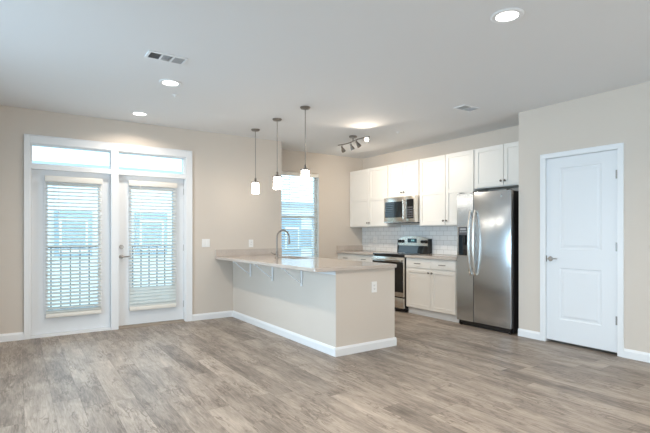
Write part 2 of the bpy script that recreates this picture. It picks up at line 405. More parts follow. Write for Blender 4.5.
def glazed_door(n, x0, x1, gx0, gx1, gz0, gz1, handle):
    t = thing('door_%d' % n, ((x0+x1)/2, SY+.022, 0.012), kind='structure')
    s_ = MB(); y0, y1 = SY, SY+.044
    s_.box(x0, gx0, y0, y1, .03, 2.03).box(gx1, x1, y0, y1, .03, 2.03).box(gx0, gx1, y0, y1, .03, gz0).box(gx0, gx1, y0, y1, gz1, 2.03)
    s_.build('slab', m_door, t, smooth=False)
    f = MB(); g = .03
    for yy in ((y0-.012, y0+.001), (y1-.001, y1+.012)):
        f.box(gx0-g, gx0+.012, *yy, gz0-g, gz1+g, bev=.004, seg=1).box(gx1-.012, gx1+g, *yy, gz0-g, gz1+g, bev=.004, seg=1)
        f.box(gx0, gx1, *yy, gz0-g, gz0+.012, bev=.004, seg=1).box(gx0, gx1, *yy, gz1-.012, gz1+g, bev=.004, seg=1)
    f.build('glazing_frame', m_trim, t)
    MB().box(gx0, gx1, SY+.018, SY+.026, gz0, gz1).build('pane', m_glass, t)
    if handle:
        h = MB().cyl((1.128, SY-.012, .945), (1.128, SY, .945), .028, bev=.003).cyl((1.128, SY-.05, .945), (1.128, SY-.01, .945), .011)
        h.tube([(1.126, SY-.05, .945), (1.15, SY-.052, .946), (1.20, SY-.05, .948), (1.236, SY-.046, .947)], [.012, .010, .0085, .007])
        tag(h.build('lever_handle', m_nickel, t), 'brushed nickel lever')
        tag(MB().cyl((1.128, SY-.02, 1.077), (1.128, SY, 1.077), .028, bev=.004).cyl((1.128, SY-.028, 1.077), (1.128, SY-.018, 1.077), .014, bev=.002).build('deadbolt', m_nickel, t), 'round nickel deadbolt')
        for z in (.25, 1.05, 1.85):
            MB().cyl((x1+.004, SY-.004, z-.045), (x1+.004, SY-.004, z+.045), .006, seg=12).build('hinge', m_nickel, t)
    return t
glazed_door(1, .130, .994, .285, .865, .30, 1.86, False)
glazed_door(2, 1.086, 1.952, 1.245, 1.815, .30, 1.86, True)
struct('trim_2', MB().box(.128, .994, YL-.004, YL+.15, 0, .028), m_trim)
struct('trim_3', MB().box(1.084, 1.954, YL-.016, YL+.15, 0, .012).box(1.084, 1.954, YL+.03, YL+.12, .012, .026), m_thresh)

# ---- closet door
b = MB(); cw = .058
for y0, y1, z0, z1 in ((CY0-.04, CY0+.012, 0, CZ-.009), (CY1-.012, CY1+.044, 0, CZ-.009), (CY0-.04, CY1+.044, CZ-.009, CZ+.038)):
    b.box(XR-.016, XR, y0, y1, z0, z1, bev=.003, seg=1)
b.box(XR-.02, XR, CY0-.046, CY0-.034, 0, CZ+.032).box(XR-.02, XR, CY1+.038, CY1+.05, 0, CZ+.032).box(XR-.02, XR, CY0-.046, CY1+.05, CZ+.032, CZ+.044)
b.box(XR, XR+.115, CY0, CY0+.012, 0, CZ).box(XR, XR+.115, CY1-.012, CY1, 0, CZ).box(XR, XR+.115, CY0, CY1, CZ-.012, CZ)
struct('trim_4', b, m_trim)
t = thing('door_3', (XR+.02, 2.51, .03), kind='structure')
s0, s1 = CY0+.015, CY1-.015
xf = XR+.004
def panelled(b, x, y0, y1, z0, z1, panels, depth=.008, rim=.02, thick=.035):
    """slab facing -X with sunk panels (y0,y1,z0,z1) that have a raised field"""
    yc = sorted(set([y0, y1] + [p[0] for p in panels] + [p[1] for p in panels])); zc = sorted(set([z0, z1] + [p[2] for p in panels] + [p[3] for p in panels]))
    b.box(x+depth, x+thick, y0, y1, z0, z1)
    for i in range(len(yc)-1):
        for j in range(len(zc)-1):
            if any(p[0] <= yc[i] and yc[i+1] <= p[1] and p[2] <= zc[j] and zc[j+1] <= p[3] for p in panels): continue
            b.box(x, x+depth, yc[i], yc[i+1], zc[j], zc[j+1])
    for p in panels:
        m_ = bmesh.new(); r2 = rim
        o_ = [(p[0], p[2]), (p[1], p[2]), (p[1], p[3]), (p[0], p[3])]; ii = [(p[0]+r2, p[2]+r2), (p[1]-r2, p[2]+r2), (p[1]-r2, p[3]-r2), (p[0]+r2, p[3]-r2)]
        A = [m_.verts.new((x+.0005, a, c)) for a, c in o_]; r3 = r2*.45
        Bq = [m_.verts.new((x+depth-.001, a, c)) for a, c in [(p[0]+r3, p[2]+r3), (p[1]-r3, p[2]+r3), (p[1]-r3, p[3]-r3), (p[0]+r3, p[3]-r3)]]
        r4 = r2*1.5
        Cq = [m_.verts.new((x+depth-.001, a, c)) for a, c in [(p[0]+r4, p[2]+r4), (p[1]-r4, p[2]+r4), (p[1]-r4, p[3]-r4), (p[0]+r4, p[3]-r4)]]
        r5 = r2*2.6
        Dq = [m_.verts.new((x+.002, a, c)) for a, c in [(p[0]+r5, p[2]+r5), (p[1]-r5, p[2]+r5), (p[1]-r5, p[3]-r5), (p[0]+r5, p[3]-r5)]]
        for U, Vv in ((A, Bq), (Bq, Cq), (Cq, Dq)):
            for k in range(4): m_.faces.new((U[k], U[(k+1) % 4], Vv[(k+1) % 4], Vv[k]))
        m_.faces.new(Dq); bmesh.ops.recalc_face_normals(m_, faces=m_.faces[:])
        b._join(m_)
b = MB(); panelled(b, xf, s0, s1, .033, CZ-.016, [(2.29, 2.735, 1.08, 2.0), (2.29, 2.735, .282, .865)], depth=.009, rim=.018)
b.build('slab', m_door, t, smooth=False)
ly = 2.838
h = MB().cyl((xf-.010, ly, .965), (xf, ly, .965), .029, bev=.003).cyl((xf-.05, ly, .965), (xf-.008, ly, .965), .011)
h.tube([(xf-.05, ly+.004, .965), (xf-.053, ly-.02, .966), (xf-.05, ly-.07, .97), (xf-.045, ly-.10, .968)], [.012, .0105, .009, .007])
tag(h.build('lever_handle', m_chrome, t), 'chrome lever handle')
tag(MB().box(xf-.003, xf+.001, s1-.006, s1+.006, .93, 1.00).build('latch_plate', m_dknob, t), 'small dark latch plate')
for z in (1.868, 1.118, .359):
    MB().cyl((xf-.005, s0-.004, z-.045), (xf-.005, s0-.004, z+.045), .007, seg=12).box(xf-.002, xf+.001, s0, s0+.02, z-.045, z+.045).build('hinge', m_nickel, t)

# ---- recess window
t = thing('window_3', ((WX0+WX1)/2, YW+.1, WZ0), kind='structure')
f = MB(); y0, y1 = YW+.09, YW+.14
f.box(WX0, WX0+.035, y0, y1, WZ0, WZ1).box(WX1-.035, WX1, y0, y1, WZ0, WZ1).box(WX0, WX0+.004, YW+.001, y0, WZ0+.021, WZ1).box(WX1-.004, WX1, YW+.001, y0, WZ0+.021, WZ1).box(WX0+.05, WX1-.05, y0, y1, WZ0, WZ0+.05).box(WX0+.05, WX1-.05, y0, y1, WZ1-.05, WZ1)
f.box(WX0+.05, WX1-.05, y0-.01, y1, 1.53, 1.575)
f.build('window_frame', m_trim, t)
MB().box(WX0+.035, WX1-.035, YW+.112, YW+.118, WZ0+.05, WZ1-.05).build('pane', m_glass, t)
MB().box(WX0-.02, WX1+.02, YW-.02, YW+.09, WZ0, WZ0+.02, bev=.004).build('window_sill', m_trim, t)

# ------------------------------------------------------------ blinds
def blind(x0, x1, yb, z0, z1, label, headh, pitch=.0445, closed=0, wand=True, railh=.05, sw=.05, tilt=24):
    t = thing('window_blind', ((x0+x1)/2, yb, z0), label, 'window blind', 'white slatted blinds')
    MB().box(x0-.012, x1+.012, yb-.04, yb+.018, z1-headh, z1, bev=.004).build('headrail', m_val, t)
    MB().box(x0, x1, yb-.028, yb+.016, z0, z0+railh, bev=.006).build('bottom_rail', m_val, t)
    s_ = MB(); z = z0+railh+.02; i = 0
    while z < z1-headh-.012:
        a = R(58 if i < closed else tilt); bm = bmesh.new(); n = 4; hw = sw/2
        lo = []; hi = []
        for k in range(n+1):
            u_ = -hw + sw*k/n; cr = .003*(1-(u_/hw)**2)
            for lst, dz in ((lo, 0.), (hi, .0022)):
                yy = u_*math.cos(a) - (cr+dz)*math.sin(a); zz = u_*math.sin(a) + (cr+dz)*math.cos(a)
                lst.append((bm.verts.new((x0, yb+yy-.008, z+zz)), bm.verts.new((x1, yb+yy-.008, z+zz))))
        for k in range(n):
            bm.faces.new((lo[k][0], lo[k][1], lo[k+1][1], lo[k+1][0])); bm.faces.new((hi[k][0], hi[k+1][0], hi[k+1][1], hi[k][1]))
        for k in (0, n): bm.faces.new((lo[k][0], lo[k][1], hi[k][1], hi[k][0]))
        for e_ in (0, 1):
            for k in range(n): bm.faces.new((lo[k][e_], lo[k+1][e_], hi[k+1][e_], hi[k][e_]))
        bmesh.ops.recalc_face_normals(bm, faces=bm.faces[:]); s_._join(bm)
        z += pitch; i += 1
    s_.build('slats', m_slat, t)
    c = MB()
    for fx in (.14, .86):
        x = x0+(x1-x0)*fx; c.box(x-.0012, x+.0012, yb-.036, yb-.0345, z0+.02, z1-headh); c.box(x-.0012, x+.0012, yb+.018, yb+.0195, z0+.02, z1-headh)
    c.build('ladder_cords', m_cord, t)
    if wand:
        x = x0+(x1-x0)*.22
        MB().cyl((x, yb-.05, z1-headh-.01), (x, yb-.052, z1-headh-.60), .0045, seg=8).cyl((x, yb-.05, z1-headh-.012), (x, yb-.03, z1-headh+.01), .003, seg=8).build('tilt_wand', m_cord, t)
    return t
blind(.275, .882, SY-.034, .228, 1.958, 'white slatted blind on the left glazed balcony door, without a handle beside it', .07)
blind(1.222, 1.832, SY-.034, .222, 1.962, 'white slatted blind on the right glazed balcony door, beside the lever handle', .07, closed=6)
blind(WX0+.012, WX1-.012, YW+.045, WZ0+.025, WZ1-.004, 'tall white slatted blind in the narrow window behind the kitchen tap', .065, tilt=20)

# ------------------------------------------------------------ outside
struct('balcony_floor', MB().box(-1.2, 3.3, YL+T+.01, YL+T+1.6, -.2, -.03), m_conc)
ry = YL+1.62
t = thing('balcony_railing', (1.0, ry, -.03), 'dark balcony railing with upright pickets outside the glazed doors', 'railing')
MB().box(-1.2, 3.3, ry-.022, ry+.022, 1.03, 1.065, bev=.004).build('top_rail', m_rail, t)
MB().box(-1.2, 3.3, ry-.015, ry+.015, .07, .10).build('bottom_rail', m_rail, t)
pm = None
for k in range(35):
    x = -1.15+k*.13
    if pm is None:
        pm = MB().box(x-.009, x+.009, ry-.009, ry+.009, .10, 1.03).build('picket', m_rail, t); px0 = x; base = pm.location.copy()
    else:
        c = pm.copy(); C.objects.link(c); c.parent = t; c.location = base+Vector((x-px0, 0, 0))
for x in (-1.2, 3.3): MB().box(x-.03, x+.03, ry-.03, ry+.03, -.03, 1.10).build('post', m_rail, t)
struct('ground', MB().box(-60, 80, YL+3, 90, -3.2, -3.0), m_grass)
struct('road', MB().box(-60, 80, 12, 20, -3.0, -2.97), m_conc)
def building(x0, x1, y, zt, label, body, accents, wins, ws=1.0, wh=1.5):
    t = thing('apartment_building', ((x0+x1)/2, y+4, -3.0), label, 'building')
    MB().box(x0, x1, y, y+8, -3.0, zt).build('wall', body, t, smooth=False)
    MB().box(x0-.4, x1+.4, y-.4, y+8.4, zt, zt+.28).build('roof', m_roof, t, smooth=False)
    for (ax0, ax1, az0, az1) in accents: MB().box(ax0, ax1, y-.25, y+.01, az0, az1).build('siding_bay', m_siding2, t, smooth=False)
    for (wx, wz) in wins:
        dep = .26 if any(a[0] <= wx <= a[1] and a[2] <= wz <= a[3] for a in accents) else 0
        f = MB().box(wx-ws/2-.1, wx+ws/2+.1, y-dep-.06, y-dep+.01, wz-.1, wz+wh+.1).build('window_frame', m_siding, t, smooth=False)
        MB().box(wx-ws/2, wx+ws/2, y-dep-.075, y-dep-.055, wz, wz+wh).build('pane', m_bwin, f, smooth=False)
wz_ = (-2.4, .35, 2.55)
building(-9, 7.5, 25, 4.3, 'pale apartment block with blue bays across from the balcony doors', m_siding, [(1.4, 3.0, .15, 2.3), (5.0, 6.6, .15, 2.3), (-3.5, -1.5, .15, 2.3)],
         [(x, z) for x in (-8, -5, -2.5, .2, 2.2, 4.0, 5.8) for z in (.45,)], 1.0, 1.35)
building(9.5, 24, 25, 2.9, 'lower apartment block with blue bays seen through the kitchen window', m_siding, [(13.6, 15.0, -3, 2.3), (16.0, 17.4, -3, 2.3)],
         [(x, z) for x in (10.8, 12.6, 14.3, 15.5, 16.7, 19, 22) for z in (-2.4, .3)], .8, 1.2)

# ------------------------------------------------------------ peninsula
t = thing('kitchen_peninsula', ((PX0+PX1)/2, 5.07, 0), 'painted half-height peninsula base with white skirting under the long countertop', 'kitchen island')
CT = .876
MB().box(PX0, PX0+.12, PY, YL-.001, 0, CT).box(PX0+.12, PX1, PY, PY+.12, 0, CT).build('knee_wall', m_wall, t, smooth=False)
MB().box(PX0+.12, PX1-.03, PY+.12, YL-.001, .10, .13).box(PX0+.12, PX1-.09, PY+.12, YL-.001, 0, .10).box(PX0+.12, PX1-.03, YL-.02, YL-.001, .13, CT).build('cabinet_carcass', m_cab, t, smooth=False)
ys = [PY+.125, 4.33, 4.93, 5.12, 5.52, 5.93, YL-.005]
for i in range(len(ys)-1):
    d_ = MB().box(PX1-.03, PX1-.008, ys[i]+.003, ys[i+1]-.003, .12, CT-.01, bev=.003, seg=1).build('cabinet_door', m_cab, t)
    MB().cyl((PX1-.008, ys[i]+.05, .78), (PX1+.012, ys[i]+.05, .78), .012, bev=.002).build('knob', m_dknob, d_)
baseboard('skirting', (PX0, YL-.001), (PX0, PY), (-1, 0), t)
baseboard('skirting', (PX0-.016, PY), (PX1+.016, PY), (0, -1), t)
# small moulding strip below the worktop on the seating side
MB().box(PX0-.003, PX0, PY, YL-.001, CT-.045, CT, bev=.002, seg=1).build('apron_strip', m_trim, t)
# countertop with sink cut-out
CX0, CX1, CY = 2.40, 3.505, 3.70
HX0, HX1, HY0, HY1 = 3.03, 3.40, 5.17, 5.89
def rounded(x0, x1, y0, y1, r, n=6, corners=(1, 1, 0, 0)):
    out = []
    for (cx, cy, a0, on) in ((x0+r, y0+r, 180, corners[0]), (x1-r, y0+r, 270, corners[1]), (x1-r, y1-r, 0, corners[2]), (x0+r, y1-r, 90, corners[3])):
        if on:
            for k in range(n+1): a = R(a0+90*k/n); out.append((cx+r*math.cos(a), cy+r*math.sin(a)))
        else: out.append({180: (x0, y0), 270: (x1, y0), 0: (x1, y1), 90: (x0, y1)}[a0])
    return out
bm = bmesh.new()
outer = rounded(CX0, CX1, CY, YL-.001, .035); inner = rounded(HX0, HX1, HY0, HY1, .03, 4, (1, 1, 1, 1))
def ring(pts, z): return [bm.verts.new((x, y, z)) for x, y in pts]
zb_, zt_, ch = .876, .914, .004
def inset(pts, d):
    cx = (CX0+CX1)/2; cy = (CY+YL)/2
    return [(x+(d if x < cx else -d), y+(d if y < cy else -d if y < YL-.01 else 0)) for x, y in pts]
oT = ring(inset(outer, ch), zt_); oM = ring(outer, zt_-ch); oN = ring(outer, zb_+ch); oB = ring(inset(outer, ch), zb_)
iT = ring(inner, zt_); iB = ring(inner, zb_)
def band(a, b_):
    for k in range(len(a)): bm.faces.new((a[k], a[(k+1) % len(a)], b_[(k+1) % len(a)], b_[k]))
band(oT, oM); band(oM, oN); band(oN, oB); band(iT, iB)
for o_, i_ in ((oT, iT), (oB, iB)):
    es = []
    for rg in (o_, i_):
        for k in range(len(rg)):
            e_ = bm.edges.get((rg[k], rg[(k+1) % len(rg)])); es.append(e_)
    bmesh.ops.triangle_fill(bm, use_beauty=True, edges=es)
bmesh.ops.recalc_face_normals(bm, faces=bm.faces[:])
mb = MB(); mb._join(bm)
t = thing('countertop', (3.0, 5.05, CT), 'long beige quartz countertop on the peninsula, with the sink cut into it', 'countertop')
mb.build('worktop', m_quartz, t)
MB().box(CX0, XJ-.004, YL-.021, YL-.001, .914, 1.014, bev=.002, seg=1).build('backsplash_strip', m_quartz, t)
# sink
t = thing('kitchen_sink', ((HX0+HX1)/2, (HY0+HY1)/2, .70), 'undermount steel sink set in the peninsula countertop beside the tap', 'sink')
b = MB(); a0, a1, c0, c1 = HX0-.006, HX1+.006, HY0-.006, HY1+.006
b.box(a0-.004, a0, c0, c1, .70, .874).box(a1, a1+.004, c0, c1, .70, .874).box(a0-.004, a1+.004, c0-.004, c0, .70, .874).box(a0-.004, a1+.004, c1, c1+.004, .70, .874)
b.box(a0-.004, a1+.004, c0-.004, c1+.004, .696, .70)
b.build('basin', m_sinkm, t)
MB().lathe([(0, .005), (.03, .005), (.045, .003), (.045, 0), (0, 0)], ((HX0+HX1)/2, (HY0+HY1)/2, .70)).build('drain', m_dknob, t)
# faucet
fx, fy = 2.965, 5.54
t = thing('kitchen_faucet', (fx, fy, .914), 'tall gooseneck pull-down tap in brushed nickel on the peninsula countertop', 'faucet')
MB().lathe([(0, 0), (.028, 0), (.028, .006), (.022, .012), (.0175, .02), (.0175, .085), (.013, .10), (0, .10)], (fx, fy, .914), 20).build('base', m_nickel, t)
pts = [(fx, fy, .99), (fx, fy, 1.10), (fx, fy, 1.19)]
for k in range(1, 13):
    a = R(180-180*k/13*1.12); pts.append((fx+.095+.095*math.cos(a), fy, 1.205+.095*math.sin(a)))
MB().tube(pts, .0115, 12).build('spout', m_nickel, t)
p = Vector(pts[-1]); d = (Vector(pts[-1])-Vector(pts[-2])).normalized()
MB().cyl(p, p+d*.03, .013, .015, 16).cyl(p+d*.03, p+d*.09, .015, .019, 16, bev=.003).build('spray_head', m_nickel, t)
MB().cyl((fx, fy, .965), (fx-.03, fy+.008, .965), .011, seg=14).tube([(fx-.03, fy+.008, .965), (fx-.055, fy+.015, .975), (fx-.085, fy+.02, .995)], [.008, .0065, .005]).build('handle', m_nickel, t)
# brackets
def bracket(y, label):
    t = thing('countertop_bracket', (PX0-.006, y, .655), label, 'bracket', 'brackets under the countertop')
    xw = PX0-.0035; hw = .016
    MB().box(xw-.014, xw, y-hw, y+hw, .655, CT, bev=.003, seg=1).build('wall_leg', m_trim, t)
    MB().box(xw-.262, xw-.014, y-hw, y+hw, CT-.014, CT-.0005, bev=.003, seg=1).build('top_arm', m_trim, t)
    q = []
    for k in range(9):
        u = k/8; x = xw-.012-.225*u; z = .69+(CT-.012-.69)*u; z -= .012*math.sin(math.pi*u); q.append((x, z))
    prof = [(x, z+.008) for x, z in q]+[(x, z-.008) for x, z in q[::-1]]
    MB().prism(prof, y-.008, y+.008, 'Y').build('brace', m_trim, t)
bracket(5.77, 'white bracket under the countertop overhang, the one nearest the far wall')
bracket(5.11, 'white bracket under the countertop overhang, the middle one of three')
bracket(4.40, 'white bracket under the countertop overhang, the one nearest the free end')

# ------------------------------------------------------------ plates and outlets
def plate(name, cx, cz, wd, hd, fix, label, cat, kind, axis='Y', slots='outlet'):
    """wall plate on a wall; axis 'Y': faces -Y at y=fix; 'X': faces -X at x=fix (cx is then y)"""
    t = thing(name, (cx, fix, cz-hd/2) if axis == 'Y' else (fix, cx, cz-hd/2), label, cat)
    def bx(m_, a0, a1, z0, z1, d0, d1, bev=0.):
        if axis == 'Y': m_.box(a0, a1, fix-d1, fix-d0, z0, z1, bev=bev, seg=1)
        else: m_.box(fix-d1, fix-d0, a0, a1, z0, z1, bev=bev, seg=1)
    m_ = MB(); bx(m_, cx-wd/2, cx+wd/2, cz-hd/2, cz+hd/2, 0, .006, .002); m_.build('cover_plate', m_plate, t)
    if slots == 'outlet':
        for dz in (.019, -.019):
            m_ = MB(); bx(m_, cx-.016, cx+.016, cz+dz-.014, cz+dz+.014, .005, .008, .002); s_ = m_.build('socket', m_plate, t)
            m_ = MB(); bx(m_, cx-.008, cx-.005, cz+dz-.003, cz+dz+.006, .0075, .0086); bx(m_, cx+.005, cx+.008, cz+dz-.003, cz+dz+.006, .0075, .0086); bx(m_, cx-.002, cx+.002, cz+dz-.010, cz+dz-.006, .0075, .0086)
            m_.build('slot', m_slot, s_)
    else:
        n = slots
        for k in range(n):
            x = cx+(k-(n-1)/2)*.046
            m_ = MB(); bx(m_, x-.016, x+.016, cz-.033, cz+.033, .005, .009, .003); m_.build('rocker', m_plate, t)
plate('light_switch', 2.262, 1.115, .118, .118, YL, 'white double light switch plate on the wall right of the glazed doors', 'light switch', '', slots=2)
plate('wall_outlet', 2.979, 1.10, .074, .118, YL, 'white outlet on the wall above the countertop backsplash strip', 'outlet', '')
plate('wall_outlet', 3.19, .677, .074, .118, PY, 'white outlet on the end face of the peninsula', 'outlet', '')
plate('wall_outlet', 6.60, 1.13, .118, .118, 5.660, 'white outlet plate on the tiled backsplash under the wall cabinets', 'outlet', '', 'X')

# ------------------------------------------------------------ kitchen run
tag(MB().box(5.660, 5.6705, YR+.004, YW-.001, .90, 1.40).build('tile_backsplash', m_tile, smooth=False, origin=(5.66, 5.0, .914)), 'white subway tile backsplash between the counters and wall cabinets', 'backsplash')
XU = 5.341; XF = 5.36
def shaker(parent, x, y0, y1, z0, z1, mid=None, name='door', stile=.058, handle=None, hz=None, hy=None, bar=False):
    b = MB(); th = .019
    b.box(x+.009, x+th, y0+.02, y1-.02, z0+.02, z1-.02)
    b.box(x, x+th, y0, y0+stile, z0, z1, bev=.0015, seg=1).box(x, x+th, y1-stile, y1, z0, z1, bev=.0015, seg=1)
    b.box(x, x+th, y0+stile-.001, y1-stile+.001, z0, z0+stile, bev=.0015, seg=1).box(x, x+th, y0+stile-.001, y1-stile+.001, z1-stile, z1, bev=.0015, seg=1)
    if mid: b.box(x, x+th, y0+stile-.001, y1-stile+.001, mid-stile/2, mid+stile/2, bev=.0015, seg=1)
    d = b.build(name, m_cab, parent, smooth=False)
    if handle == 'knob':
        M_ = Matrix.Rotation(R(-90), 4, 'Y')
        MB().lathe([(0, 0), (.006, 0), (.006, .012), (.014, .018), (.015, .024), (.010, .029), (0, .030)], (x, hy, hz), 16, M_).build('knob', m_dknob, d)
    return d
def upper(y0, y1, z0, z1, ysplit, label, mid=None, kz=.075):
    t = thing('wall_cabinet', (5.5, (y0+y1)/2, z0), label, 'wall cabinet', 'white wall cabinets')
    MB().box(XF+.001, XK-.0005, y0+.001, y1-.001, z0+.0, z1).build('cabinet_body', m_cab, t, smooth=False)
    g = .007
    shaker(t, XU, ysplit+g/2, y1-g*1.5, z0+.012, z1-.008, mid, handle='knob', hz=z0+kz, hy=ysplit+.03)
    shaker(t, XU, y0+g*1.5, ysplit-g/2, z0+.012, z1-.008, mid, handle='knob', hz=z0+kz, hy=ysplit-.03)
    return t
ZT = 2.452
upper(5.895, 6.996, 1.372, ZT, 6.415, 'tall white double-door wall cabinet in the corner, left of the microwave', 1.875)
upper(5.155, 5.893, 1.868, ZT, 5.52, 'short white double-door wall cabinet above the microwave')
upper(4.092, 5.153, 1.372, ZT, 4.612, 'tall white double-door wall cabinet between the microwave and the fridge', 1.885)
upper(3.275, 4.090, 1.885, ZT, 3.625, 'short white double-door wall cabinet above the fridge')

def drawer(t, y0, y1, z0, z1, x=5.045):
    d = MB().box(x, x+.019, y0, y1, z0, z1, bev=.0025, seg=1).build('drawer', m_cab, t, smooth=False)
    yc, zc = (y0+y1)/2, (z0+z1)/2
    MB().tube([(x, yc-.045, zc), (x-.022, yc-.045, zc)], .004, 8).tube([(x, yc+.045, zc), (x-.022, yc+.045, zc)], .004, 8).cyl((x-.024, yc-.06, zc), (x-.024, yc+.06, zc), .0055, seg=12).build('bar_pull', m_dknob, d)
def basecab(y0, y1, ysplit, label):
    t = thing('base_cabinet', (5.35, (y0+y1)/2, 0), label, 'base cabinet', 'white base cabinets')
    MB().box(5.065, 5.659, y0+.001, y1-.001, .10, CT-.001).build('cabinet_body', m_cab, t, smooth=False)
    MB().box(5.105, 5.125, y0+.001, y1-.001, 0, .10).build('toe_kick', m_trim, t, smooth=False)
    for a, b_, ky in ((ysplit+.002, y1-.01, ysplit+.032), (y0+.01, ysplit-.002, ysplit-.032)):
        drawer(t, a, b_, .725, .865)
        shaker(t, 5.045, a, b_, .112, .715, handle='knob', hz=.665, hy=ky)
basecab(4.165, 5.152, 4.632, 'white base cabinet with two drawers over two doors, between range and fridge')
basecab(5.921, 6.998, 6.44, 'white base cabinet in the corner, left of the range')
def counter(y0, y1, label, left):
    t = thing('countertop', (5.35, (y0+y1)/2, CT), label, 'countertop')
    MB().box(5.022, 5.659, y0, y1, CT, .914, bev=.003).build('worktop', m_quartz, t)
    if left: MB().box(5.03, 5.659, YW-.021, YW-.001, .914, 1.016, bev=.002, seg=1).build('backsplash_strip', m_quartz, t)
counter(4.15, 5.154, 'short beige countertop on the base cabinet right of the range', False)
counter(5.919, YW-.001, 'short beige countertop in the corner left of the range', True)

# ------------------------------------------------------------ range
RY0, RY1 = 5.158, 5.915; ry0, ry1 = RY0+.003, RY1-.003
t = thing('kitchen_range', (5.34, 5.512, 0), 'freestanding stainless and black electric range between the white base cabinets', 'stove')
MB().box(5.045, 5.64, ry0, ry1, .05, .898).build('range_body', m_black, t, smooth=False)
for yy in (ry0+.05, ry1-.05):
    for xx in (5.10, 5.58): MB().cyl((xx, yy, 0), (xx, yy, .05), .018).build('foot', m_black, t)
MB().box(5.008, 5.60, ry0-.001, ry1+.001, .898, .922, bev=.004).build('cooktop', m_bglass, t)
d = MB().box(5.005, 5.045, ry0+.004, ry1-.004, .245, .872, bev=.005).build('oven_door', m_steel2, t)
MB().box(5.001, 5.008, ry0+.03, ry1-.03, .33, .765, bev=.002, seg=1).build('window_glass', m_bglass, d)
MB().box(4.9995, 5.004, ry0+.008, ry1-.008, .318, .80).build('door_glass_surround', m_bglass, d)
h = MB().cyl((4.965, ry0+.03, .828), (4.965, ry1-.03, .828), .014)
for yy in (ry0+.06, ry1-.06): h.cyl((4.965, yy, .828), (5.01, yy, .828), .010)
h.build('handle', m_steel2, d)
MB().box(5.005, 5.045, ry0+.004, ry1-.004, .065, .228, bev=.005).build('storage_drawer', m_steel2, t)
MB().box(5.03, 5.05, ry0+.01, ry1-.01, .03, .065).build('kick_plate', m_black, t)
# backguard: black lower riser, arched stainless panel
c0r, c1r = ry0+.012, ry1-.04
b = MB().prism([(5.555, .922), (5.655, .922), (5.655, 1.08), (5.58, 1.08)], c0r, c1r, 'Y')
b.build('backguard_riser', m_bglass, t, smooth=False)
c0, c1 = ry0+.012, ry1-.052
prof = [(c0, 1.045), (c1, 1.045)]
n = 12
for k in range(n+1):
    u = k/n; y = c1+(c0-c1)*u; prof.append((y, 1.160+.045*math.sin(math.pi*u)**.7))
c = MB().prism(prof, 5.560, 5.64, 'X').build('control_panel', m_steel2, t)
for yy in (ry0+.0, ry1-.04): MB().prism([(5.55, .922), (5.655, .922), (5.655, 1.165), (5.565, 1.160), (5.558, 1.04)], yy-.0, yy+.012, 'Y').build('end_cap', m_black, t)
MB().box(5.554, 5.562, 5.42, 5.63, 1.095, 1.165, bev=.002, seg=1).build('display', m_lcd, c)
dg = MB()
for k, y in enumerate((5.535, 5.518, 5.495, 5.478)):
    dg.box(5.5525, 5.554, y-.0055, y+.0055, 1.122, 1.1245).box(5.5525, 5.554, y-.0055, y+.0055, 1.144, 1.1465).box(5.5525, 5.554, y-.0055, y-.0035, 1.122, 1.146).box(5.5525, 5.554, y+.0035, y+.0055, 1.122, 1.146)
dg.build('clock_digits', m_digit, c)
for y in (5.215, 5.285, 5.750, 5.820):
    MB().cyl((5.560, y, 1.115), (5.530, y, 1.115), .028, .023, 20, bev=.003).box(5.523, 5.531, y-.004, y+.004, 1.094, 1.136, bev=.0015, seg=1).build('knob', m_black, c)
for (x, y, r) in ((5.17, 5.32, .10), (5.17, 5.70, .08), (5.42, 5.32, .08), (5.42, 5.70, .10)):
    MB().lathe([(r-.002, 0), (r, 0), (r, .0006), (r-.002, .0006), (r-.002, 0)], (x, y, .922), 40).build('burner_ring', m_ventg, t)

# ------------------------------------------------------------ microwave
t = thing('microwave', (5.46, 5.512, 1.436), 'stainless over-the-range microwave hung under the short cabinet', 'microwave')
my0, my1, mz0, mz1, mx = 5.160, 5.888, 1.436, 1.862, 5.245
MB().box(mx+.02, 5.65, my0, my1, mz0, mz1, bev=.003, seg=1).build('microwave_body', m_steel2, t)
f = MB().box(mx, mx+.022, my0+.20, my1, mz0+.02, mz1-.002, bev=.004).build('door', m_steel2, t)
MB().box(mx-.003, mx+.002, my0+.265, my1-.03, mz0+.085, mz1-.075, bev=.002, seg=1).build('window_glass', m_bglass, f)
h = MB().cyl((mx-.035, my0+.225, mz0+.05), (mx-.035, my0+.225, mz1-.05), .011)
for zz in (mz0+.07, mz1-.07): h.cyl((mx-.035, my0+.225, zz), (mx+.004, my0+.225, zz), .008)
h.build('handle', m_steel2, f)
p = MB().box(mx, mx+.022, my0, my0+.197, mz0+.02, mz1-.002, bev=.004).build('control_panel', m_steel2, t)
MB().box(mx-.002, mx+.002, my0+.02, my0+.18, mz0+.06, mz1-.05, bev=.002, seg=1).build('keypad', m_bglass, p)
kb = MB()
for r_ in range(5):
    for c_ in range(3): y = my0+.055+c_*.045; z = mz0+.09+r_*.038; kb.box(mx-.0032, mx-.0015, y-.015, y+.015, z-.011, z+.011)
kb.build('keys', m_ventd, p)
MB().box(mx+.02, 5.60, my0+.02, my1-.02, mz0-.006, mz0+.001).build('bottom_vent', m_ventd, t)
MB().box(mx-.001, mx+.02, my0, my1, mz0, mz0+.018, bev=.002, seg=1).build('bottom_trim', m_steel2, t)

# ------------------------------------------------------------ fridge
t = thing('refrigerator', (5.34, 3.715, 0), 'tall stainless side-by-side refrigerator with a water dispenser, beside the closet wall', 'refrigerator')
fy0, fy1, fz = 3.302, 4.128, 1.80; fs = 3.858; fxd = 5.02
MB().box(5.085, 5.655, fy0+.006, fy1-.006, .03, fz-.012, bev=.003, seg=1).build('case', m_blackm, t)
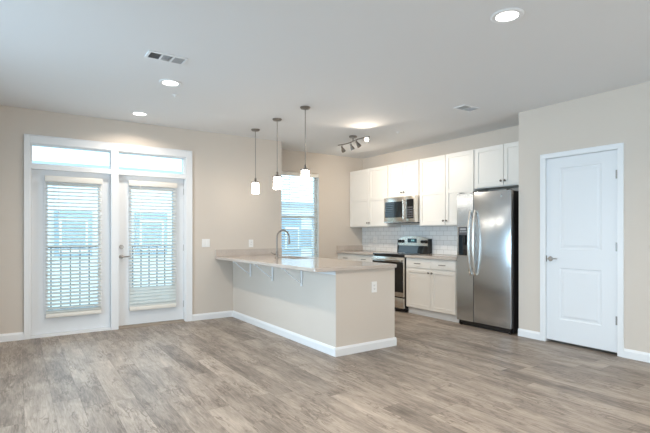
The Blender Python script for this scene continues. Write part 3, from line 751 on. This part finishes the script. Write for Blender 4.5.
# freezer door with recess
zc0, zc1, yc0, yc1 = .955, 1.345, 3.945, 4.100
b = MB(); y0, y1 = fs+.003, fy1
b.box(fxd, 5.078, y0, yc0, .072, fz).box(fxd, 5.078, yc1, y1, .072, fz).box(fxd, 5.078, yc0, yc1, .072, zc0).box(fxd, 5.078, yc0, yc1, zc1, fz).box(fxd+.045, 5.078, yc0, yc1, zc0, zc1)
d1 = b.build('freezer_door', m_steel, t, smooth=False)
dd = MB().box(fxd-.006, fxd+.002, yc0-.008, yc0, zc0-.008, zc1+.008).box(fxd-.006, fxd+.002, yc1, yc1+.008, zc0-.008, zc1+.008).box(fxd-.006, fxd+.002, yc0, yc1, zc0-.008, zc0).box(fxd-.006, fxd+.002, yc0, yc1, zc1, zc1+.008).build('dispenser_frame', m_steel2, d1)
MB().box(fxd-.004, fxd+.044, yc0, yc1, 1.235, zc1, bev=.002, seg=1).build('dispenser_controls', m_ventd, d1)
MB().box(fxd+.001, fxd+.044, yc0, yc0+.003, zc0, 1.235).box(fxd+.001, fxd+.044, yc1-.003, yc1, zc0, 1.235).box(fxd+.041, fxd+.0445, yc0, yc1, zc0, 1.235).box(fxd+.001, fxd+.044, yc0, yc1, zc0, zc0+.012).build('dispenser_cavity', m_bglass, d1)
MB().box(fxd+.015, fxd+.035, 4.005, 4.04, 1.10, 1.23, bev=.004).build('dispenser_paddle', m_black, d1)
kb = MB()
for k in range(4): kb.box(fxd-.0055, fxd-.004, 3.965+k*.03, 3.985+k*.03, 1.27, 1.285)
kb.box(fxd-.0055, fxd-.004, 3.975, 4.07, 1.30, 1.325); kb.build('dispenser_buttons', m_ventg, d1)
d2 = MB().box(fxd, 5.078, fy0, fs-.003, .072, fz, bev=.006).build('fridge_door', m_steel, t)
def fhandle(y, par):
    b = MB(); pts = []
    for k in range(17):
        u = k/16; z = .70+.86*u; x = fxd-.008-.052*math.sin(math.pi*min(1, max(0, u)))**.55; pts.append((x, y, z))
    b.tube(pts, [.015]*17, 10).cyl((fxd, y, .715), (fxd-.03, y, .735), .013).cyl((fxd, y, 1.545), (fxd-.03, y, 1.525), .013)
    b.build('handle', m_steel2, par)
fhandle(fs+.036, d1); fhandle(fs-.036, d2)
MB().cyl((fxd-.002, 3.44, 1.728), (fxd+.002, 3.44, 1.728), .016, seg=24).build('round_emblem', m_ventg, d2)
g = MB().box(5.045, 5.09, fy0+.02, fy1-.02, .012, .066)
g.build('base_grille', m_black, t)
for yy in (fy0+.03, fy1-.05): MB().cyl((5.05, yy-.012, .018), (5.05, yy+.012, .018), .018).build('roller', m_black, t)
for yy in (fy0+.05, fs, fy1-.05): MB().box(5.03, 5.10, yy-.02, yy+.02, fz, fz+.014, bev=.003, seg=1).build('hinge_cover', m_blackm, t)

# ------------------------------------------------------------ ceiling fixtures
RP = 16
def downlight(x, y, label, r=.108, power=RP):
    t = thing('recessed_light', (x, y, H-.012), label, 'recessed light', 'recessed ceiling lights')
    MB().lathe([(r, 0), (r, -.004), (r-.008, -.009), (r-.034, -.006), (r-.038, 0), (r, 0)], (x, y, H), 40).build('trim_ring', m_vent, t)
    MB().lathe([(0, -.005), (r-.035, -.005), (r-.035, 0), (0, 0)], (x, y, H), 32).build('lens', m_lens, t)
    l = area('recessed_lamp', (0, 0, -.004), (0, 0, -1), .13, .13, power, (1.0, .87, .74), t, 'DISK', 150)
    return t
downlight(1.235, 4.52, 'round recessed ceiling light next to the supply vent, left half of the room')
downlight(1.24, 5.90, 'round recessed ceiling light nearest the glazed balcony doors', power=10)
downlight(2.745, 1.834, 'round recessed ceiling light nearest the closet door, largest in view')
for x, y in ((1.235, 1.5), (2.745, -.9), (-1.0, 3.2), (-.6, -.6)): downlight(x, y, 'unseen round recessed ceiling light, added out of view as fill')  # unseen downlights added out of view for extra room light

def pendant(x, y, zs, label):
    t = thing('pendant_light', (x, y, zs-.165), label, 'pendant light', 'pendant lights over the peninsula')
    MB().lathe([(0, 0), (.062, 0), (.062, -.008), (.050, -.022), (.012, -.028), (0, -.028)], (x, y, H), 32).build('canopy', m_nickel, t)
    MB().cyl((x, y, zs+.045), (x, y, H-.02), .0045, seg=12).build('rod', m_nickel, t)
    MB().lathe([(0, .07), (.008, .068), (.015, .058), (.015, .044), (.010, .038), (.020, .026), (.024, .012), (.058, .010), (.062, .005), (.062, -.006), (0, -.006)], (x, y, zs), 32).build('cap', m_nickel, t)
    sh = [(.047, 0), (.049, -.05), (.053, -.165), (.049, -.165), (.0455, -.05), (.043, 0), (.047, 0)]
    MB().lathe([(0, -.006), (.045, -.006), (.047, -.06), (.051, -.152), (.047, -.157), (0, -.157)], (x, y, zs), 32).build('lamp_shade', m_opal, t)
    return t
pendant(2.80, 5.88, 1.982, 'nickel pendant with white glass shade, nearest the far wall')
pendant(2.775, 5.18, 1.988, 'nickel pendant with white glass shade, middle of the three')
pendant(2.785, 4.505, 1.998, 'nickel pendant with white glass shade, in front of the kitchen window blind')

# track light
tx, ty = 4.22, 5.44
t = thing('track_light', (tx, ty, H-.03), 'nickel four-head ceiling track light on a wavy bar above the kitchen', 'track light')
MB().lathe([(0, 0), (.06, 0), (.06, -.02), (.052, -.028), (0, -.028)], (tx, ty, H), 32).cyl((tx, ty, 2.66), (tx, ty, H-.02), .01, seg=12).build('canopy', m_nickel, t)
pts = [(tx+.035*math.sin(2*math.pi*k/16), 5.83-.78*k/16, 2.66) for k in range(17)]
MB().tube(pts, .0075, 10).build('bar', m_nickel, t)
for i, (yy, aim) in enumerate(((5.75, (.6, .3, -.62)), (5.52, (.4, -.1, -.8)), (5.31, (.3, -.45, -.8)), (5.09, (-.70, -.66, -.26)))):
    k = (5.83-yy)/.78; xx = tx+.035*math.sin(2*math.pi*k)
    a = Vector(aim).normalized(); top = Vector((xx, yy, 2.655)); piv = Vector((xx, yy, 2.615)) if i < 3 else Vector((xx, yy, 2.63))
    hd = MB().cyl(top, piv, .006, seg=10).cyl(piv-a*.02, piv+a*.02, .014, .018, 18).lathe([(0, .016), (.018, .016), (.026, .035), (.034, .075), (.032, .075), (.024, .037), (.016, .022), (0, .022)], piv, 24, a.to_track_quat('Z', 'Y').to_matrix().to_4x4()).build('spot_head', m_nickel, t)
    dep = .030 if i < 3 else .066
    MB().cyl(piv+a*dep, piv+a*(dep+.006), .020 if i < 3 else .029, seg=20).build('bulb', m_spotlens, hd)
    l = bpy.data.lights.new('spot_lamp', 'SPOT'); l.energy = (30, 24, 33, 16)[i]; l.color = WARM; l.spot_size = R(165 if i < 3 else 150); l.spot_blend = .8; l.shadow_soft_size = .05
    o = bpy.data.objects.new('spot_lamp', l); C.objects.link(o); o.parent = t; o.location = (piv+a*.13)-WORLD[t.name]
    o.rotation_euler = a.to_track_quat('-Z', 'Y').to_euler()

# vents
def vent(x0, x1, y0, y1, label, kinds):
    t = thing('ceiling_vent', ((x0+x1)/2, (y0+y1)/2, H-.01), label, 'ceiling vent')
    z0 = H-.010; g = .018
    MB().box(x0, x1, y0, y0+g, z0, H, bev=.002, seg=1).box(x0, x1, y1-g, y1, z0, H, bev=.002, seg=1).box(x0, x0+g, y0+g, y1-g, z0, H).box(x1-g, x1, y0+g, y1-g, z0, H).build('frame', m_vent, t)
    MB().box(x0+g, x1-g, y0+g, y1-g, H-.002, H-.0005).build('backing', m_ventd, t)
    n = len(kinds); L_ = (x1-x0-2*g)/n
    for i, kd in enumerate(kinds):
        a0 = x0+g+L_*i+.006; a1 = a0+L_-.012; b = MB()
        if i: MB().box(a0-.012, a0, y0+g, y1-g, z0+.001, H-.002).build('divider', m_vent, t)
        m_ = 7 if kd != 'x' else 9
        for k in range(m_):
            if kd == 'x':
                xx = a0+(a1-a0)*(k+.5)/m_
                M_ = Matrix.Translation((xx, (y0+y1)/2, H-.006)) @ Matrix.Rotation(R(-38), 4, 'Y')
                b.box(-.006, .006, -(y1-y0)/2+g, (y1-y0)/2-g, -.0006, .0006, M=M_)
            else:
                yy = y0+g+(y1-y0-2*g)*(k+.5)/m_; s_ = R(35 if kd == 'a' else -38)
                M_ = Matrix.Translation(((a0+a1)/2, yy, H-.006)) @ Matrix.Rotation(s_, 4, 'X')
                b.box(-(a1-a0)/2, (a1-a0)/2, -.006, .006, -.0006, .0006, M=M_)
        b.build('louvres', m_ventg if kd != 'x' else m_vent, t)
vent(.872, 1.190, 3.80, 3.965, 'rectangular white three-section supply vent in the left part of the ceiling', ('a', 'x', 'b'))
vent(4.24, 4.52, 3.37, 3.54, 'small square white ceiling vent above the kitchen, in front of the fridge', ('b', 'x'))
def sprinkler(x, y, label):
    t = thing('fire_sprinkler', (x, y, H-.03), label, 'sprinkler')
    MB().lathe([(0, 0), (.032, 0), (.030, -.006), (.010, -.008), (0, -.008)], (x, y, H), 24).build('escutcheon', m_vent, t)
    MB().cyl((x, y, H-.022), (x, y, H-.006), .006, seg=12).cyl((x, y, H-.024), (x, y, H-.021), .011, seg=16).build('nozzle', m_vent, t)
sprinkler(1.386, 4.892, 'small fire sprinkler head between the two left recessed lights')
sprinkler(4.595, 4.852, 'small fire sprinkler head on the ceiling in front of the wall cabinets')
